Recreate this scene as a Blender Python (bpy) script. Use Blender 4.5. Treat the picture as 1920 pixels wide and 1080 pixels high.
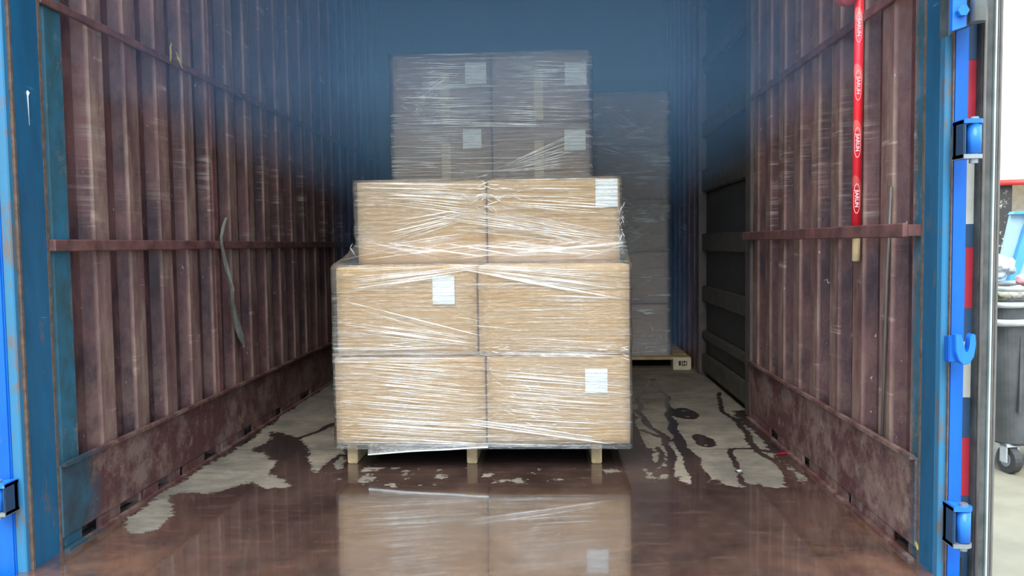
import bpy, bmesh, math, random
import numpy as np
from mathutils import Vector, Matrix, noise as mnoise
S = bpy.context.scene
for o in list(bpy.data.objects): bpy.data.objects.remove(o)
C = S.collection
R = math.radians

# ------------------------------------------------------------------ camera, sky, exposure
YAW, PITCH, ROLL, F, CZ = R(2.67), R(3.13), R(.75), 1500., .849
FW = Vector((-math.sin(YAW)*math.cos(PITCH), math.cos(YAW)*math.cos(PITCH), -math.sin(PITCH)))
RT = FW.cross(Vector((0, 0, 1))).normalized(); UP = RT.cross(FW)
c_, s_ = math.cos(ROLL), math.sin(ROLL)
RT, UP = RT*c_-UP*s_, UP*c_+RT*s_
CP = Vector((0, 0, CZ))
cd = bpy.data.cameras.new('camera'); cam = bpy.data.objects.new('camera', cd); C.objects.link(cam)
cd.sensor_width = 36; cd.lens = 36*F/1920; cd.clip_start = .05; cd.clip_end = 400
cam.matrix_world = Matrix(((RT.x, UP.x, -FW.x, 0), (RT.y, UP.y, -FW.y, 0), (RT.z, UP.z, -FW.z, CZ), (0, 0, 0, 1)))
S.camera = cam
S.view_settings.view_transform = 'Standard'; S.view_settings.look = 'None'
S.view_settings.gamma = 1; S.view_settings.use_curve_mapping = False
S.view_settings.exposure = .9
w = bpy.data.worlds.new('sky'); S.world = w; w.use_nodes = True
wn = w.node_tree; wn.nodes.clear()
wo = wn.nodes.new('ShaderNodeOutputWorld'); wb = wn.nodes.new('ShaderNodeBackground')
wt = wn.nodes.new('ShaderNodeTexCoord'); wsx = wn.nodes.new('ShaderNodeSeparateXYZ')
wr = wn.nodes.new('ShaderNodeValToRGB')
wr.color_ramp.elements[0].position = 0; wr.color_ramp.elements[0].color = (.48, .58, .68, 1)
wr.color_ramp.elements[1].position = .7; wr.color_ramp.elements[1].color = (.80, 1.02, 1.22, 1)
wn.links.new(wt.outputs['Generated'], wsx.inputs[0]); wn.links.new(wsx.outputs['Z'], wr.inputs[0])
wn.links.new(wr.outputs[0], wb.inputs['Color']); wn.links.new(wb.outputs[0], wo.inputs['Surface'])
wb.inputs['Strength'].default_value = 1.8
sd = bpy.data.lights.new('sun', 'SUN'); sd.energy = 2.5; sd.angle = R(45); sd.color = (1, .95, .86)
sun = bpy.data.objects.new('sun', sd); C.objects.link(sun)
sun.rotation_euler = Vector((.06, 1, -1.2)).to_track_quat('-Z', 'Y').to_euler(); sun.location = (0, -5, 5)

# ------------------------------------------------------------------ pixel -> place (design measurements)
def ray(px, py):
    return (FW + RT*((px-960)/F) + UP*((540-py)/F))
def onY(px, py, Y):
    d = ray(px, py); return CP + d*(Y/d.y)
def onX(px, py, X):
    d = ray(px, py); return CP + d*(X/d.x)
def onZ(px, py, Z=0):
    d = ray(px, py); return CP + d*((Z-CZ)/d.z)

# ------------------------------------------------------------------ node helpers
class G:
    def __init__(s, name):
        s.m = bpy.data.materials.new(name); s.m.use_nodes = True
        s.t = s.m.node_tree; s.t.nodes.clear()
        s.out = s.t.nodes.new('ShaderNodeOutputMaterial')
        s.tc = s.t.nodes.new('ShaderNodeTexCoord')
    def put(s, sock, v):
        if hasattr(v, 'is_output'): s.t.links.new(v, sock)
        elif isinstance(v, tuple) and len(v) == 3 and sock.type == 'RGBA': sock.default_value = (*v, 1)
        else: sock.default_value = v
    def n(s, kind, out=0, **kw):
        nd = s.t.nodes.new('ShaderNode'+kind)
        for k, v in kw.items():
            if k in ('operation', 'blend_type', 'data_type', 'noise_dimensions', 'feature', 'interpolation', 'clamp', 'attribute_name', 'use_clamp', 'distance_metric', 'wave_type', 'bands_direction'):
                setattr(nd, k, v)
        for k, v in kw.items():
            if k.startswith('_'): s.put(nd.inputs[int(k[1:])], v)
            elif k in nd.inputs: s.put(nd.inputs[k], v)
        return nd.outputs[out]
    def map(s, sc, rot=(0, 0, 0), loc=(0, 0, 0)):
        nd = s.t.nodes.new('ShaderNodeMapping'); s.t.links.new(s.tc.outputs['Object'], nd.inputs[0])
        nd.inputs['Scale'].default_value = sc; nd.inputs['Rotation'].default_value = rot; nd.inputs['Location'].default_value = loc
        return nd.outputs[0]
    def noise(s, sc, scale=1, detail=5, rough=.6, rot=(0, 0, 0), loc=(0, 0, 0), dist=0):
        return s.n('TexNoise', 0, Vector=s.map(sc, rot, loc), Scale=scale, Detail=detail, Roughness=rough, Distortion=dist)
    def ramp(s, f, a, b, lo=0., hi=1.):
        nd = s.t.nodes.new('ShaderNodeMapRange'); nd.inputs[0].default_value = 0
        s.put(nd.inputs[0], f)
        for i, v in ((1, a), (2, b), (3, lo), (4, hi)): nd.inputs[i].default_value = v
        return nd.outputs[0]
    def mix(s, f, a, b, mode='MIX'):
        nd = s.t.nodes.new('ShaderNodeMix'); nd.data_type = 'RGBA'; nd.blend_type = mode
        s.put(nd.inputs[0], f); s.put(nd.inputs[6], a); s.put(nd.inputs[7], b)
        return nd.outputs[2]
    def math(s, op, a, b=0., clamp=False):
        nd = s.t.nodes.new('ShaderNodeMath'); nd.operation = op; nd.use_clamp = clamp
        s.put(nd.inputs[0], a); s.put(nd.inputs[1], b); return nd.outputs[0]
    def xyz(s):
        nd = s.t.nodes.new('ShaderNodeSeparateXYZ'); s.t.links.new(s.tc.outputs['Object'], nd.inputs[0]); return nd.outputs
    def bump(s, h, st=.3, d=.01):
        nd = s.t.nodes.new('ShaderNodeBump'); nd.inputs['Strength'].default_value = st; nd.inputs['Distance'].default_value = d
        s.put(nd.inputs['Height'], h); return nd.outputs[0]
    def bsdf(s, col, rough=.6, metal=0., normal=None, **kw):
        nd = s.t.nodes.new('ShaderNodeBsdfPrincipled')
        s.put(nd.inputs['Base Color'], col); s.put(nd.inputs['Roughness'], rough); s.put(nd.inputs['Metallic'], metal)
        if normal is not None: s.t.links.new(normal, nd.inputs['Normal'])
        for k, v in kw.items(): s.put(nd.inputs[k.replace('_', ' ')], v)
        return nd.outputs[0]
    def done(s, sh): s.t.links.new(sh, s.out.inputs['Surface']); return s.m

def plain(name, col, rough=.6, metal=0., var=.25, sc=14, bump=.15, col2=None):
    g = G(name); f = g.noise((1, 1, 1), sc, 6)
    c2 = col2 or tuple(c*(1-var) for c in col)
    c = g.mix(g.ramp(f, .35, .65), c2, col)
    return g.done(g.bsdf(c, rough, metal, g.bump(f, bump, .004)))

# cardboard
def cardboard(name, col):
    g = G(name)
    f = g.noise((1, 1, 1), 3, 4); fine = g.noise((140, 3, 3), 1, 3); speck = g.noise((1, 1, 1), 160, 2)
    c = g.mix(g.ramp(f, .3, .7), tuple(v*.9 for v in col), col)
    c = g.mix(g.ramp(fine, .45, .6, 0, .10), c, tuple(v*.75 for v in col))
    c = g.mix(g.ramp(speck, .6, .75, 0, .15), c, (.33, .2, .1))
    return g.done(g.bsdf(c, .75, 0., g.bump(fine, .12, .002)))
M = {}
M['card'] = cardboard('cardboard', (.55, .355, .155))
M['card_dim'] = cardboard('cardboard_dimmed', (.40, .28, .20))  # dim light and film veil on the farther loads put into the colour
def label_mat():
    g = G('paper_label')
    x = g.xyz()
    rows = g.math('FRACT', g.math('MULTIPLY', x[2], 95.)); 
    rows = g.math('GREATER_THAN', rows, .55)
    words = g.ramp(g.noise((180, 1, 95), 1, 2, loc=(3, 0, 1)), .5, .56)
    m = g.math('MULTIPLY', rows, words)
    return g.done(g.bsdf(g.mix(g.math('MULTIPLY', m, .30), (.80, .82, .80), (.32, .34, .38)), .5))
M['label'] = label_mat()
M['tape'] = plain('packing_tape', (.62, .50, .32), .25, 0, .1, 20, .1)
M['wood'] = plain('pallet_wood', (.55, .40, .22), .8, 0, .35, 18, .4)
M['wood_pale'] = plain('pale_block_wood', (.66, .58, .42), .8, 0, .25, 20, .3)
M['wood_dark'] = plain('dark_pallet_board', (.12, .09, .06), .8)
M['ink'] = plain('black_ink', (.03, .03, .03), .7)
M['white_plastic'] = plain('white_plastic_sheet', (.75, .78, .78), .35, 0, .1)

# stretch film: clear, wrinkled along the wrap direction, milky where layers pile up
def film(name, milk, sc=(5, 5, 70), rot=.06, hi=.42):
    g = G(name)
    n1 = g.noise(sc, 1, 5, .65, (0, rot, 0)); n2 = g.noise((sc[0]*1.4, 5, sc[2]*1.6), 1, 4, .6, (0, -rot*2.2, 0), (4, 2, 1))
    big = g.noise((2.2, 2, 3), 1, 3, .5, loc=(7, 1, 3))
    st = g.math('MAXIMUM', g.ramp(n1, .53, .70), g.ramp(n2, .57, .72))
    st = g.math('MULTIPLY', st, g.ramp(g.noise((3.2, 3, 3.6), 1, 3, .5, loc=(2, 8, 5)), .38, .60, .18, 1.))
    a = g.math('ADD', g.ramp(big, .38, .66, milk*.35, milk), g.math('MULTIPLY', st, hi), True)
    nrm = g.bump(g.math('ADD', n1, n2), .9, .02)
    tr = g.n('BsdfTransparent', Color=(.97, .985, 1))
    dif = g.bsdf((.74, .78, .80), .32, 0., nrm, Specular_IOR_Level=.9)
    gl = g.n('BsdfGlossy', Color=(.95, .97, 1), Roughness=.16, Normal=nrm)
    s1 = g.n('MixShader', _0=a, _1=tr, _2=dif)
    fr = g.n('Fresnel', IOR=1.45, Normal=nrm)
    s2 = g.n('MixShader', _0=g.math('MULTIPLY', g.math('ADD', fr, .03), .95, True), _1=s1, _2=gl)
    return g.done(s2)
M['film'] = film('stretch_film', .12, (1.3, 5, 62), .05)
M['film2'] = film('stretch_film_layered', .30, (2.2, 5, 75), .05, .85)
M['film3'] = film('stretch_film_back', .32, (3, 6, 30), .45, .85)  # milkier, its pale streaks also standing in for daylight reflected off the film
def fold_mat():
    g = G('film_fold')
    n = g.noise((9, 9, 9), 1, 3)
    tr = g.n('BsdfTransparent', Color=(1, 1, 1))
    d = g.bsdf((.86, .88, .88), .22, 0., None, Specular_IOR_Level=1.)
    return g.done(g.n('MixShader', _0=g.ramp(n, .35, .65, .20, .80), _1=tr, _2=d))
M['fold'] = fold_mat()
# tapered soft fold
def fold_soft():
    g = G('film_fold_soft')
    tr = g.n('BsdfTransparent', Color=(1, 1, 1)); n = g.noise((6, 9, 30), 1, 3)
    d = g.bsdf((.80, .82, .82), .3, 0., None, Specular_IOR_Level=.9)
    return g.done(g.n('MixShader', _0=g.ramp(n, .35, .65, .03, .26), _1=tr, _2=d))
M['fold_soft'] = fold_soft()

# painted, rubbed and rusty container wall. ridge_x: plane of the inner ridges (rubbed pale)
def wallmat(name, ridge_x, sgn, blue_to, ystart):
    g = G(name); x = g.xyz()
    base = g.mix(g.ramp(g.noise((1, 1, .4), 6, 8, .75), .40, .62), (.030, .014, .019), (.115, .048, .046))
    base = g.mix(g.ramp(g.noise((1, 1, 1), 26, 6, .75), .56, .72, 0, .7), base, (.045, .025, .025))
    # ridge wear
    d = g.math('ABSOLUTE', g.math('SUBTRACT', x[0], ridge_x))
    onr = g.ramp(d, .004, .011, 1, 0)
    wear = g.ramp(g.noise((1, 5, .9), 3, 6, .65, loc=(0, 3, 2)), .34, .62, .25, .95)
    rub = g.mix(g.ramp(g.noise((1, 1, .4), 9, 6, .7), .4, .62), (.17, .085, .078), (.29, .19, .15))
    c = g.mix(g.math('MULTIPLY', onr, wear), base, rub)
    # horizontal scuffs at cargo height
    sc = g.noise((1, 3.0, 60), 1, 5, .7, loc=(0, 1, 5)); patch = g.noise((1, 2.6, 2.2), 1.3, 3, .5, loc=(2, 6, 0))
    zone = g.math('MULTIPLY', g.ramp(x[2], .80, .95), g.ramp(x[2], 1.40, 1.15))
    sf = g.math('MULTIPLY', g.math('MULTIPLY', g.ramp(sc, .50, .66), g.ramp(patch, .46, .60)), zone)
    sf = g.math('MULTIPLY', sf, g.ramp(d, .010, .036, 1, .25))
    c = g.mix(g.math('MULTIPLY', sf, .75), c, (.40, .34, .31))
    sc2 = g.math('MULTIPLY', g.ramp(g.noise((1, 2, 30), 1, 5, .7, loc=(0, 8, 5)), .58, .66), g.ramp(g.noise((1, 3, 3), 1.4, 3, .5, loc=(2, 1, 9)), .5, .58))
    c = g.mix(g.math('MULTIPLY', sc2, g.math('MULTIPLY', onr, .6)), c, (.45, .33, .27))
    # grime low down
    low = g.ramp(x[2], .62, .2, 0, 1)
    gr = g.math('MULTIPLY', low, g.ramp(g.noise((1, 1, 1), 11, 6, .7), .45, .6))
    c = g.mix(g.math('MULTIPLY', gr, .5), c, (.17, .105, .075))
    chips = g.ramp(g.noise((1, 1, .35), 60, 3, .8, loc=(5, 5, 5)), .70, .74)
    c = g.mix(g.math('MULTIPLY', chips, .8), c, (.55, .50, .46))
    streaks = g.ramp(g.noise((1, 40, 1.6), 1, 4, .6, loc=(1, 0, 7)), .62, .70, 0, .45)
    c = g.mix(streaks, c, (.06, .045, .045))
    # blue overspray near the doorway
    e = g.math('ADD', x[1], g.math('MULTIPLY', g.math('SUBTRACT', g.noise((1, 1, 1), 14, 6, .75), .5), .10))
    bl = g.ramp(e, blue_to+.018, blue_to-.018, 0, 1)
    bluec = g.mix(g.ramp(g.noise((1, 1, .6), 8, 6, .7, loc=(9, 2, 1)), .4, .65), (.025, .07, .085), (.022, .12, .20))
    bluec = g.mix(g.ramp(g.noise((1, 1, 1), 7, 6, .8, loc=(3, 2, 8)), .58, .68, 0, .8), bluec, (.18, .15, .13))
    c = g.mix(bl, c, bluec)
    return g.done(g.bsdf(c, g.ramp(g.noise((1, 1, 1), 12, 4), .3, .7, .42, .7), .0, g.bump(g.noise((1, 1, 1), 22, 6, .7), .35, .006), Specular_IOR_Level=.35))
M['wallL'] = wallmat('rubbed_wall_left', -1.385, 1, 2.27, 2.06)
M['wallR'] = wallmat('rubbed_wall_right', .965, -1, 2.16, 1.95)

def kickmat(name, blue_to):
    g = G(name); x = g.xyz()
    c = g.mix(g.ramp(g.noise((1, 1, 1), 7, 8, .75), .44, .58), (.085, .028, .027), (.19, .115, .092))
    c = g.mix(g.ramp(g.noise((1, 1, 1), 20, 6, .8, loc=(3, 0, 0)), .52, .64, 0, .8), c, (.075, .042, .04))
    c = g.mix(g.ramp(g.noise((1, 1, 1), 9, 6, .8, loc=(3, 7, 0)), .58, .68, 0, .6), c, (.30, .22, .17))
    c = g.mix(g.ramp(g.noise((1, 1, .8), 70, 3, .8), .70, .76, 0, .7), c, (.6, .55, .5))
    e = g.math('ADD', x[1], g.math('MULTIPLY', g.math('SUBTRACT', g.noise((1, 1, 1), 7, 6, .8), .5), .30))
    bluec = g.mix(g.ramp(g.noise((1, 1, 1), 9, 6, .7, loc=(9, 2, 1)), .4, .65), (.025, .038, .05), (.022, .08, .12))
    c = g.mix(g.ramp(e, blue_to+.04, blue_to-.04, 0, 1), c, bluec)
    return g.done(g.bsdf(c, .55, 0, g.bump(g.noise((1, 1, 1), 26, 6, .7), .4, .006)))
M['kickL'] = kickmat('kick_plate_left', 2.30); M['kickR'] = kickmat('kick_plate_right', 2.13)
M['rail'] = plain('rusty_rail', (.17, .07, .065), .55, 0, .55, 16, .4)
M['dark'] = plain('slot_shade', (.012, .013, .015), .9)

def painted(name, col, col2, rust, lo=.58, rough=.4):
    g = G(name)
    c = g.mix(g.ramp(g.noise((1, 1, .25), 9, 6, .65), .35, .65), col2, col)
    c = g.mix(g.ramp(g.noise((1, 1, .35), 15, 7, .8, loc=(4, 1, 2)), lo, lo+.07, 0, .9), c, rust)
    c = g.mix(g.ramp(g.noise((3, 3, 60), 1, 4, .7, loc=(1, 1, 2)), .68, .72, 0, .5), c, (.35, .50, .56))
    return g.done(g.bsdf(c, rough, 0., g.bump(g.noise((1, 1, 1), 30, 5), .2, .003), Specular_IOR_Level=.3))
M['teal'] = painted('teal_blue_paint', (.012, .10, .20), (.010, .065, .13), (.10, .09, .085), .60, .45)
M['blue'] = painted('bright_blue_paint', (.004, .085, .42), (.008, .11, .42), (.08, .13, .24), .66, .32)
M['cyan'] = painted('cyan_worn_paint', (.02, .16, .33), (.04, .14, .22), (.12, .10, .09), .52, .45)
M['rust'] = plain('rust_seam', (.13, .085, .065), .8, 0, .5, 40, .5)
M['blue_hinge'] = painted('glossy_blue_hinge', (.02, .17, .62), (.015, .12, .50), (.25, .32, .42), .68, .25)
M['navy'] = plain('navy_metal', (.016, .05, .11), .5)
M['steel'] = plain('worn_edge_steel', (.30, .33, .36), .35, .6)
M['gasket'] = plain('dusty_rubber_gasket', (.075, .08, .08), .7, 0, .6, 14, .4)
M['seal'] = plain('pale_seal', (.42, .50, .49), .4)
M['brown_edge'] = plain('weathered_door_edge', (.17, .145, .13), .6, 0, .35, 12)
M['red_tape'] = plain('red_reflective', (.33, .02, .035), .3, 0, .2)
M['white_tape'] = plain('white_reflective', (.42, .42, .38), .35, 0, .15)

# back wall (blue of the lens veil put into its colour), ceiling
g = G('back_wall_veil_blue')
cc = g.mix(g.ramp(g.noise((1, 1, .3), 3, 5), .35, .65), (.055, .13, .25), (.065, .15, .29))
M['back'] = g.done(g.bsdf(cc, .6))
M['ceil'] = plain('ceiling_paint', (.09, .13, .19), .6)

# floor: wet rusty steel in front, dry worn boards with wet cracks behind; masks are stains baked per vertex
g = G('worn_wet_floor')
att = g.t.nodes.new('ShaderNodeAttribute'); att.attribute_name = 'dry'
att2 = g.t.nodes.new('ShaderNodeAttribute'); att2.attribute_name = 'rustband'
att3 = g.t.nodes.new('ShaderNodeAttribute'); att3.attribute_name = 'line'
en = g.noise((1, 1, 1), 28, 6, .75)
dry = g.ramp(g.math('ADD', att.outputs['Fac'], g.math('MULTIPLY', g.math('SUBTRACT', en, .5), 2.2)), .46, .54)
wetc = g.mix(g.ramp(g.noise((1, .6, 1), 5, 8, .7), .38, .64), (.040, .023, .020), (.080, .048, .039))
wetc = g.mix(g.ramp(g.noise((2, 9, 1), 3, 6, .7, loc=(3, 1, 0)), .55, .7, 0, .55), wetc, (.15, .09, .07))
rb = g.math('MULTIPLY', att2.outputs['Fac'], g.ramp(g.noise((1, 1, 1), 6, 6, .7), .38, .6))
wetc = g.mix(g.math('MULTIPLY', rb, .75), wetc, (.20, .095, .055))
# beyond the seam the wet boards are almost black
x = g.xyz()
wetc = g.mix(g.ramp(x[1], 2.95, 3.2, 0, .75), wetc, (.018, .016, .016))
wetc = g.mix(g.ramp(g.noise((1, 1, 1), 70, 3, .8), .72, .76, 0, .5), wetc, (.5, .42, .36))
dryc = g.mix(g.ramp(g.noise((1, 1, 1), 5, 7, .7), .38, .64), (.11, .098, .08), (.24, .205, .16))
dryc = g.mix(g.ramp(g.noise((2, 12, 1), 3, 5, .7), .5, .66, 0, .6), dryc, (.09, .078, .06))
dryc = g.mix(g.ramp(g.noise((1, 1, 1), 90, 3, .7), .62, .7, 0, .4), dryc, (.10, .09, .08))
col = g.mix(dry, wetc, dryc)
col = g.mix(g.math('MULTIPLY', att3.outputs['Fac'], .85), col, (.03, .026, .024))
pud = g.noise((1, .5, 1), 3.5, 4, .6, loc=(5, 5, 0))
rgh = g.mix(dry, g.mix(g.ramp(pud, .35, .65), (.05, .05, .05), (.20, .20, .20)), (.72, .72, .72))
bmp = g.bump(g.math('ADD', g.math('MULTIPLY', g.noise((1, .35, 1), 9, 3, .5), .5), g.math('MULTIPLY', g.noise((1, 1, 1), 60, 4), g.math('MULTIPLY', dry, .6))), .10, .006)
b = g.t.nodes.new('ShaderNodeBsdfPrincipled')
g.put(b.inputs['Base Color'], col); g.put(b.inputs['Roughness'], rgh); g.put(b.inputs['Normal'], bmp)
b.inputs['IOR'].default_value = 1.5
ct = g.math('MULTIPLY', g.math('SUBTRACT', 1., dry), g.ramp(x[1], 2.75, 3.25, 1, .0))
g.put(b.inputs['Coat Weight'], ct); b.inputs['Coat IOR'].default_value = 2.1
g.put(b.inputs['Coat Roughness'], g.ramp(pud, .35, .65, .015, .06)); g.put(b.inputs['Coat Normal'], bmp)
M['floor'] = g.done(b.outputs[0])

M['ground'] = plain('pale_concrete', (.25, .22, .155), .7, 0, .2, 3, .2)
M['cream'] = plain('cream_render', (.58, .555, .49), .8, 0, .03, 2, .05)

# ------------------------------------------------------------------ mesh helpers
def link(name, me, mats, parent=None, loc=None):
    o = bpy.data.objects.new(name, me)
    for m in (mats if isinstance(mats, (list, tuple)) else [mats]): me.materials.append(m)
    C.objects.link(o)
    if parent: o.parent = parent
    if loc is not None: o.location = loc
    return o
def obj(name, bm, mats, parent=None, loc=None, smooth=False):
    me = bpy.data.meshes.new(name); bmesh.ops.recalc_face_normals(bm, faces=bm.faces)
    bm.to_mesh(me); bm.free()
    if smooth:
        for p in me.polygons: p.use_smooth = len(p.vertices) <= 4
    return link(name, me, mats, parent, loc)
def tag(o, label, cat, group=None, kind=None):
    o['label'] = label
    if cat: o['category'] = cat
    if group: o['group'] = group
    if kind: o['kind'] = kind
    return o
def struct(o, label=None):
    o['kind'] = 'structure'
    if label: o['label'] = label
    return o
def empty(name, loc=(0, 0, 0), rz=0):
    o = bpy.data.objects.new(name, None); C.objects.link(o); o.location = loc; o.rotation_euler.z = rz
    o.empty_display_size = .1; return o
def box(bm, x0, x1, y0, y1, z0, z1, bev=0, seg=2, mi=0):
    r = bmesh.ops.create_cube(bm, size=1)
    vs = r['verts']
    for v in vs: v.co = Vector(((x0+x1)/2+v.co.x*(x1-x0), (y0+y1)/2+v.co.y*(y1-y0), (z0+z1)/2+v.co.z*(z1-z0)))
    fs = {f for v in vs for f in v.link_faces}
    for f in fs: f.material_index = mi
    if bev:
        es = list({e for v in vs for e in v.link_edges})
        bmesh.ops.bevel(bm, geom=es, offset=bev, segments=seg, affect='EDGES', material=-1)
    return bm
def nb(): return bmesh.new()
def tube(bm, pts, rad, seg=10, cap=True, mi=0, flat=None):
    pts = [Vector(p) for p in pts]; rings = []
    rad = rad if isinstance(rad, (list, tuple)) else [rad]*len(pts)
    for i, p in enumerate(pts):
        t = (pts[min(i+1, len(pts)-1)]-pts[max(i-1, 0)]).normalized()
        a = t.cross(Vector((0, 0, 1)) if abs(t.z) < .9 else Vector((0, 1, 0))).normalized(); b2 = t.cross(a)
        rings.append([bm.verts.new(p+(a*math.cos(k*2*math.pi/seg)+b2*math.sin(k*2*math.pi/seg)*(flat or 1))*rad[i]) for k in range(seg)])
    for i in range(len(rings)-1):
        for k in range(seg):
            bm.faces.new((rings[i][k], rings[i][(k+1) % seg], rings[i+1][(k+1) % seg], rings[i+1][k])).material_index = mi
    if cap: bm.faces.new(rings[0][::-1]).material_index = mi; bm.faces.new(rings[-1]).material_index = mi
    return bm
def prism(bm, poly, y0, y1, axis='Y', mi=0):
    def P(a, b_, y):
        return {'Y': (a, y, b_), 'X': (y, a, b_), 'Z': (a, b_, y)}[axis]
    A = [bm.verts.new(P(a, b_, y0)) for a, b_ in poly]; B = [bm.verts.new(P(a, b_, y1)) for a, b_ in poly]
    n = len(poly)
    bm.faces.new(A).material_index = mi; bm.faces.new(B[::-1]).material_index = mi
    for i in range(n): bm.faces.new((A[i], B[i], B[(i+1) % n], A[(i+1) % n])).material_index = mi
    return bm

LX, RX = -1.385, .965          # inner faces of the side walls
Y0L, Y0R, YB, ZC = 2.06, onX(1766, 540, .965).y, 6.6, 2.87
def XA(px, Yp, py=540): return onY(px, py, Yp).x

# ------------------------------------------------------------------ ground and outer shell
GZ = -.80
bm = nb(); box(bm, -40, 40, -40, 60, GZ-.3, GZ); struct(obj('ground', bm, M['ground']), 'pale concrete yard')
# floor with baked stain masks
def poly_mask(X, Y, poly):
    ins = np.zeros(X.shape, bool); n = len(poly); j = n-1
    for i in range(n):
        xi, yi = poly[i]; xj, yj = poly[j]
        if yi != yj:
            ins ^= ((yi > Y) != (yj > Y)) & (X < (xj-xi)*(Y-yi)/(yj-yi)+xi)
        j = i
    return ins
def line_mask(X, Y, pts, ws):
    m = np.zeros(X.shape)
    for i in range(len(pts)-1):
        (ax, ay), (bx_, by) = pts[i], pts[i+1]
        dx, dy = bx_-ax, by-ay; L = dx*dx+dy*dy+1e-12
        t = np.clip(((X-ax)*dx+(Y-ay)*dy)/L, 0, 1)
        d = np.hypot(X-ax-t*dx, Y-ay-t*dy); wd = ws[i]+(ws[i+1]-ws[i])*t
        m = np.maximum(m, np.clip(1-(d-wd*.5)/.012, 0, 1)*(d < wd*.5+.012))
    return m
def A(px, py): p = onZ(px, py); return (p.x, p.y)
def cL(a, b_): return A(a/2, 540+b_/2)
def cR(a, b_): return A(1160+a/2.842, 560+b_/2.842)
def cM(a, b_): return A(600+a/2.667, 800+b_/2.667)
nx, ny = 300, 590
xs = np.linspace(LX-.02, RX+.02, nx); ys = np.linspace(1.95, YB, ny)
X, Y = np.meshgrid(xs, ys)
rng = np.random.default_rng(3)
def smooth_noise(scale):
    w_ = np.zeros(X.shape)
    for o_ in range(4):
        fx, fy = rng.uniform(-1, 1, 2)*scale*2**o_; ph = rng.uniform(0, 6.28)
        fx2, fy2 = rng.uniform(-1, 1, 2)*scale*2**o_
        w_ += np.sin(X*fx+Y*fy+ph)*np.cos(X*fx2-Y*fy2+ph*2)/1.6**o_
    return w_
wx = X+.008*smooth_noise(14); wy = Y+.012*smooth_noise(12)
dry = np.zeros(X.shape)
PL = [
 [cL(*p) for p in [(455,885),(480,925),(545,932),(590,895),(655,852),(628,805),(645,772),(720,758),(770,782),(850,750),(900,740),(1000,685),(1030,650),(1000,620),(940,605),(1000,582),(1020,530),(1070,545),(1130,565),(1250,505),(1260,360),(1180,400),(1040,490),(900,600),(780,665),(600,775),(500,850)]],
 [cL(*p) for p in [(935,722),(1000,692),(1080,722),(1105,748),(1000,752)]],
 [cL(*p) for p in [(1140,560),(1260,512),(1290,610),(1290,660),(1240,672),(1205,700),(1185,705),(1150,610)]],
 [cR(*p) for p in [(90,385),(400,385),(530,500),(640,650),(700,690),(790,770),(800,800),(850,862),(890,900),(905,980),(880,1012),(810,1010),(740,985),(700,975),(650,1012),(590,995),(500,950),(430,1000),(330,975),(290,930),(200,985),(150,955),(110,840),(95,700)]],
 [cR(*p) for p in [(885,868),(945,915),(985,955),(990,992),(935,985)]],
 [A(*p) for p in [(600,725),(700,640),(1200,640),(1310,692),(1400,770),(1180,770),(600,800)]],
]
for P_ in PL: dry[poly_mask(wx, wy, P_)] = 1
# flecks under the front edge of the pallet
for (a, b_, rx, ry) in [(275,195,62,22),(245,262,40,26),(430,225,14,24),(432,262,18,10),(600,218,14,14),(605,250,26,16),(830,245,28,16),(995,268,26,18),(1190,262,24,14),(1110,212,14,12),(1450,215,52,12),(80,270,22,18),(1055,230,20,6),(500,205,10,14),(930,168,20,14),(60,205,40,30)]:
    c0 = cM(a, b_); c1 = cM(a+rx, b_); c2 = cM(a, b_-ry)
    ex = abs(c1[0]-c0[0]); ey = abs(c2[1]-c0[1])
    dry = np.maximum(dry, np.clip(1.6-1.1*np.hypot((wx-c0[0])/ex, (wy-c0[1])/ey), 0, .85))
frr = random.Random(5)
for k_ in range(30):
    c0 = A(frr.uniform(640, 1130), frr.uniform(866, 912)); ex = frr.uniform(.004, .016); ey = frr.uniform(.004, .02)
    dry = np.maximum(dry, np.clip(1.8-1.1*np.hypot((wx-c0[0])/ex, (wy-c0[1])/ey), 0, 1))
flk = dry.copy()
# ragged drying edges
def blur(a, n):
    for _ in range(n):
        p = np.pad(a, 1, mode='edge'); a = (p[:-2, 1:-1]+p[2:, 1:-1]+p[1:-1, :-2]+p[1:-1, 2:]+p[1:-1, 1:-1])/5
    return a
dry = blur(dry, 16)
# wet cracks and runs
def cr(pts, ws, f=cR):
    global dry
    P_ = [f(*p) for p in pts]; k = 2.842 if f is cR else 2
    W_ = [v/k*(Y_[1]/1500.) for v, Y_ in zip(ws, P_)]
    dry = np.minimum(dry, 1-line_mask(wx, wy, P_, W_))
cr([(180,440),(262,520),(270,620),(300,720),(340,800),(400,920),(435,1010)], [10,14,26,38,46,54,60])
cr([(530,500),(545,600),(640,660),(700,740),(730,800)], [12,14,20,22,24])
cr([(600,805),(625,880),(650,930),(650,970),(700,1000)], [14,18,12,16,18])
cr([(590,803),(700,800),(800,812)], [10,16,18]); cr([(740,812),(800,845),(862,882),(900,930),(925,990)], [16,18,24,34,50])
cr([(370,800),(420,870),(470,955)], [14,18,22])
cr([(180,430),(100,520),(130,640),(240,740),(280,850),(265,940)], [16,12,18,22,30,34])
cr([(150,800),(160,900),(200,950),(250,900)], [30,26,24,30])
cr([(200,790),(230,860),(190,900)], [14,18,14])
cr([(1130,565),(1260,508)], [12,20], cL); cr([(1270,620),(1235,660),(1190,710)], [10,14,18], cL); cr([(1235,650),(1240,690)], [14,20], cL)
cr([(120,700),(200,740),(300,760)], [12, 10, 12])
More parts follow.
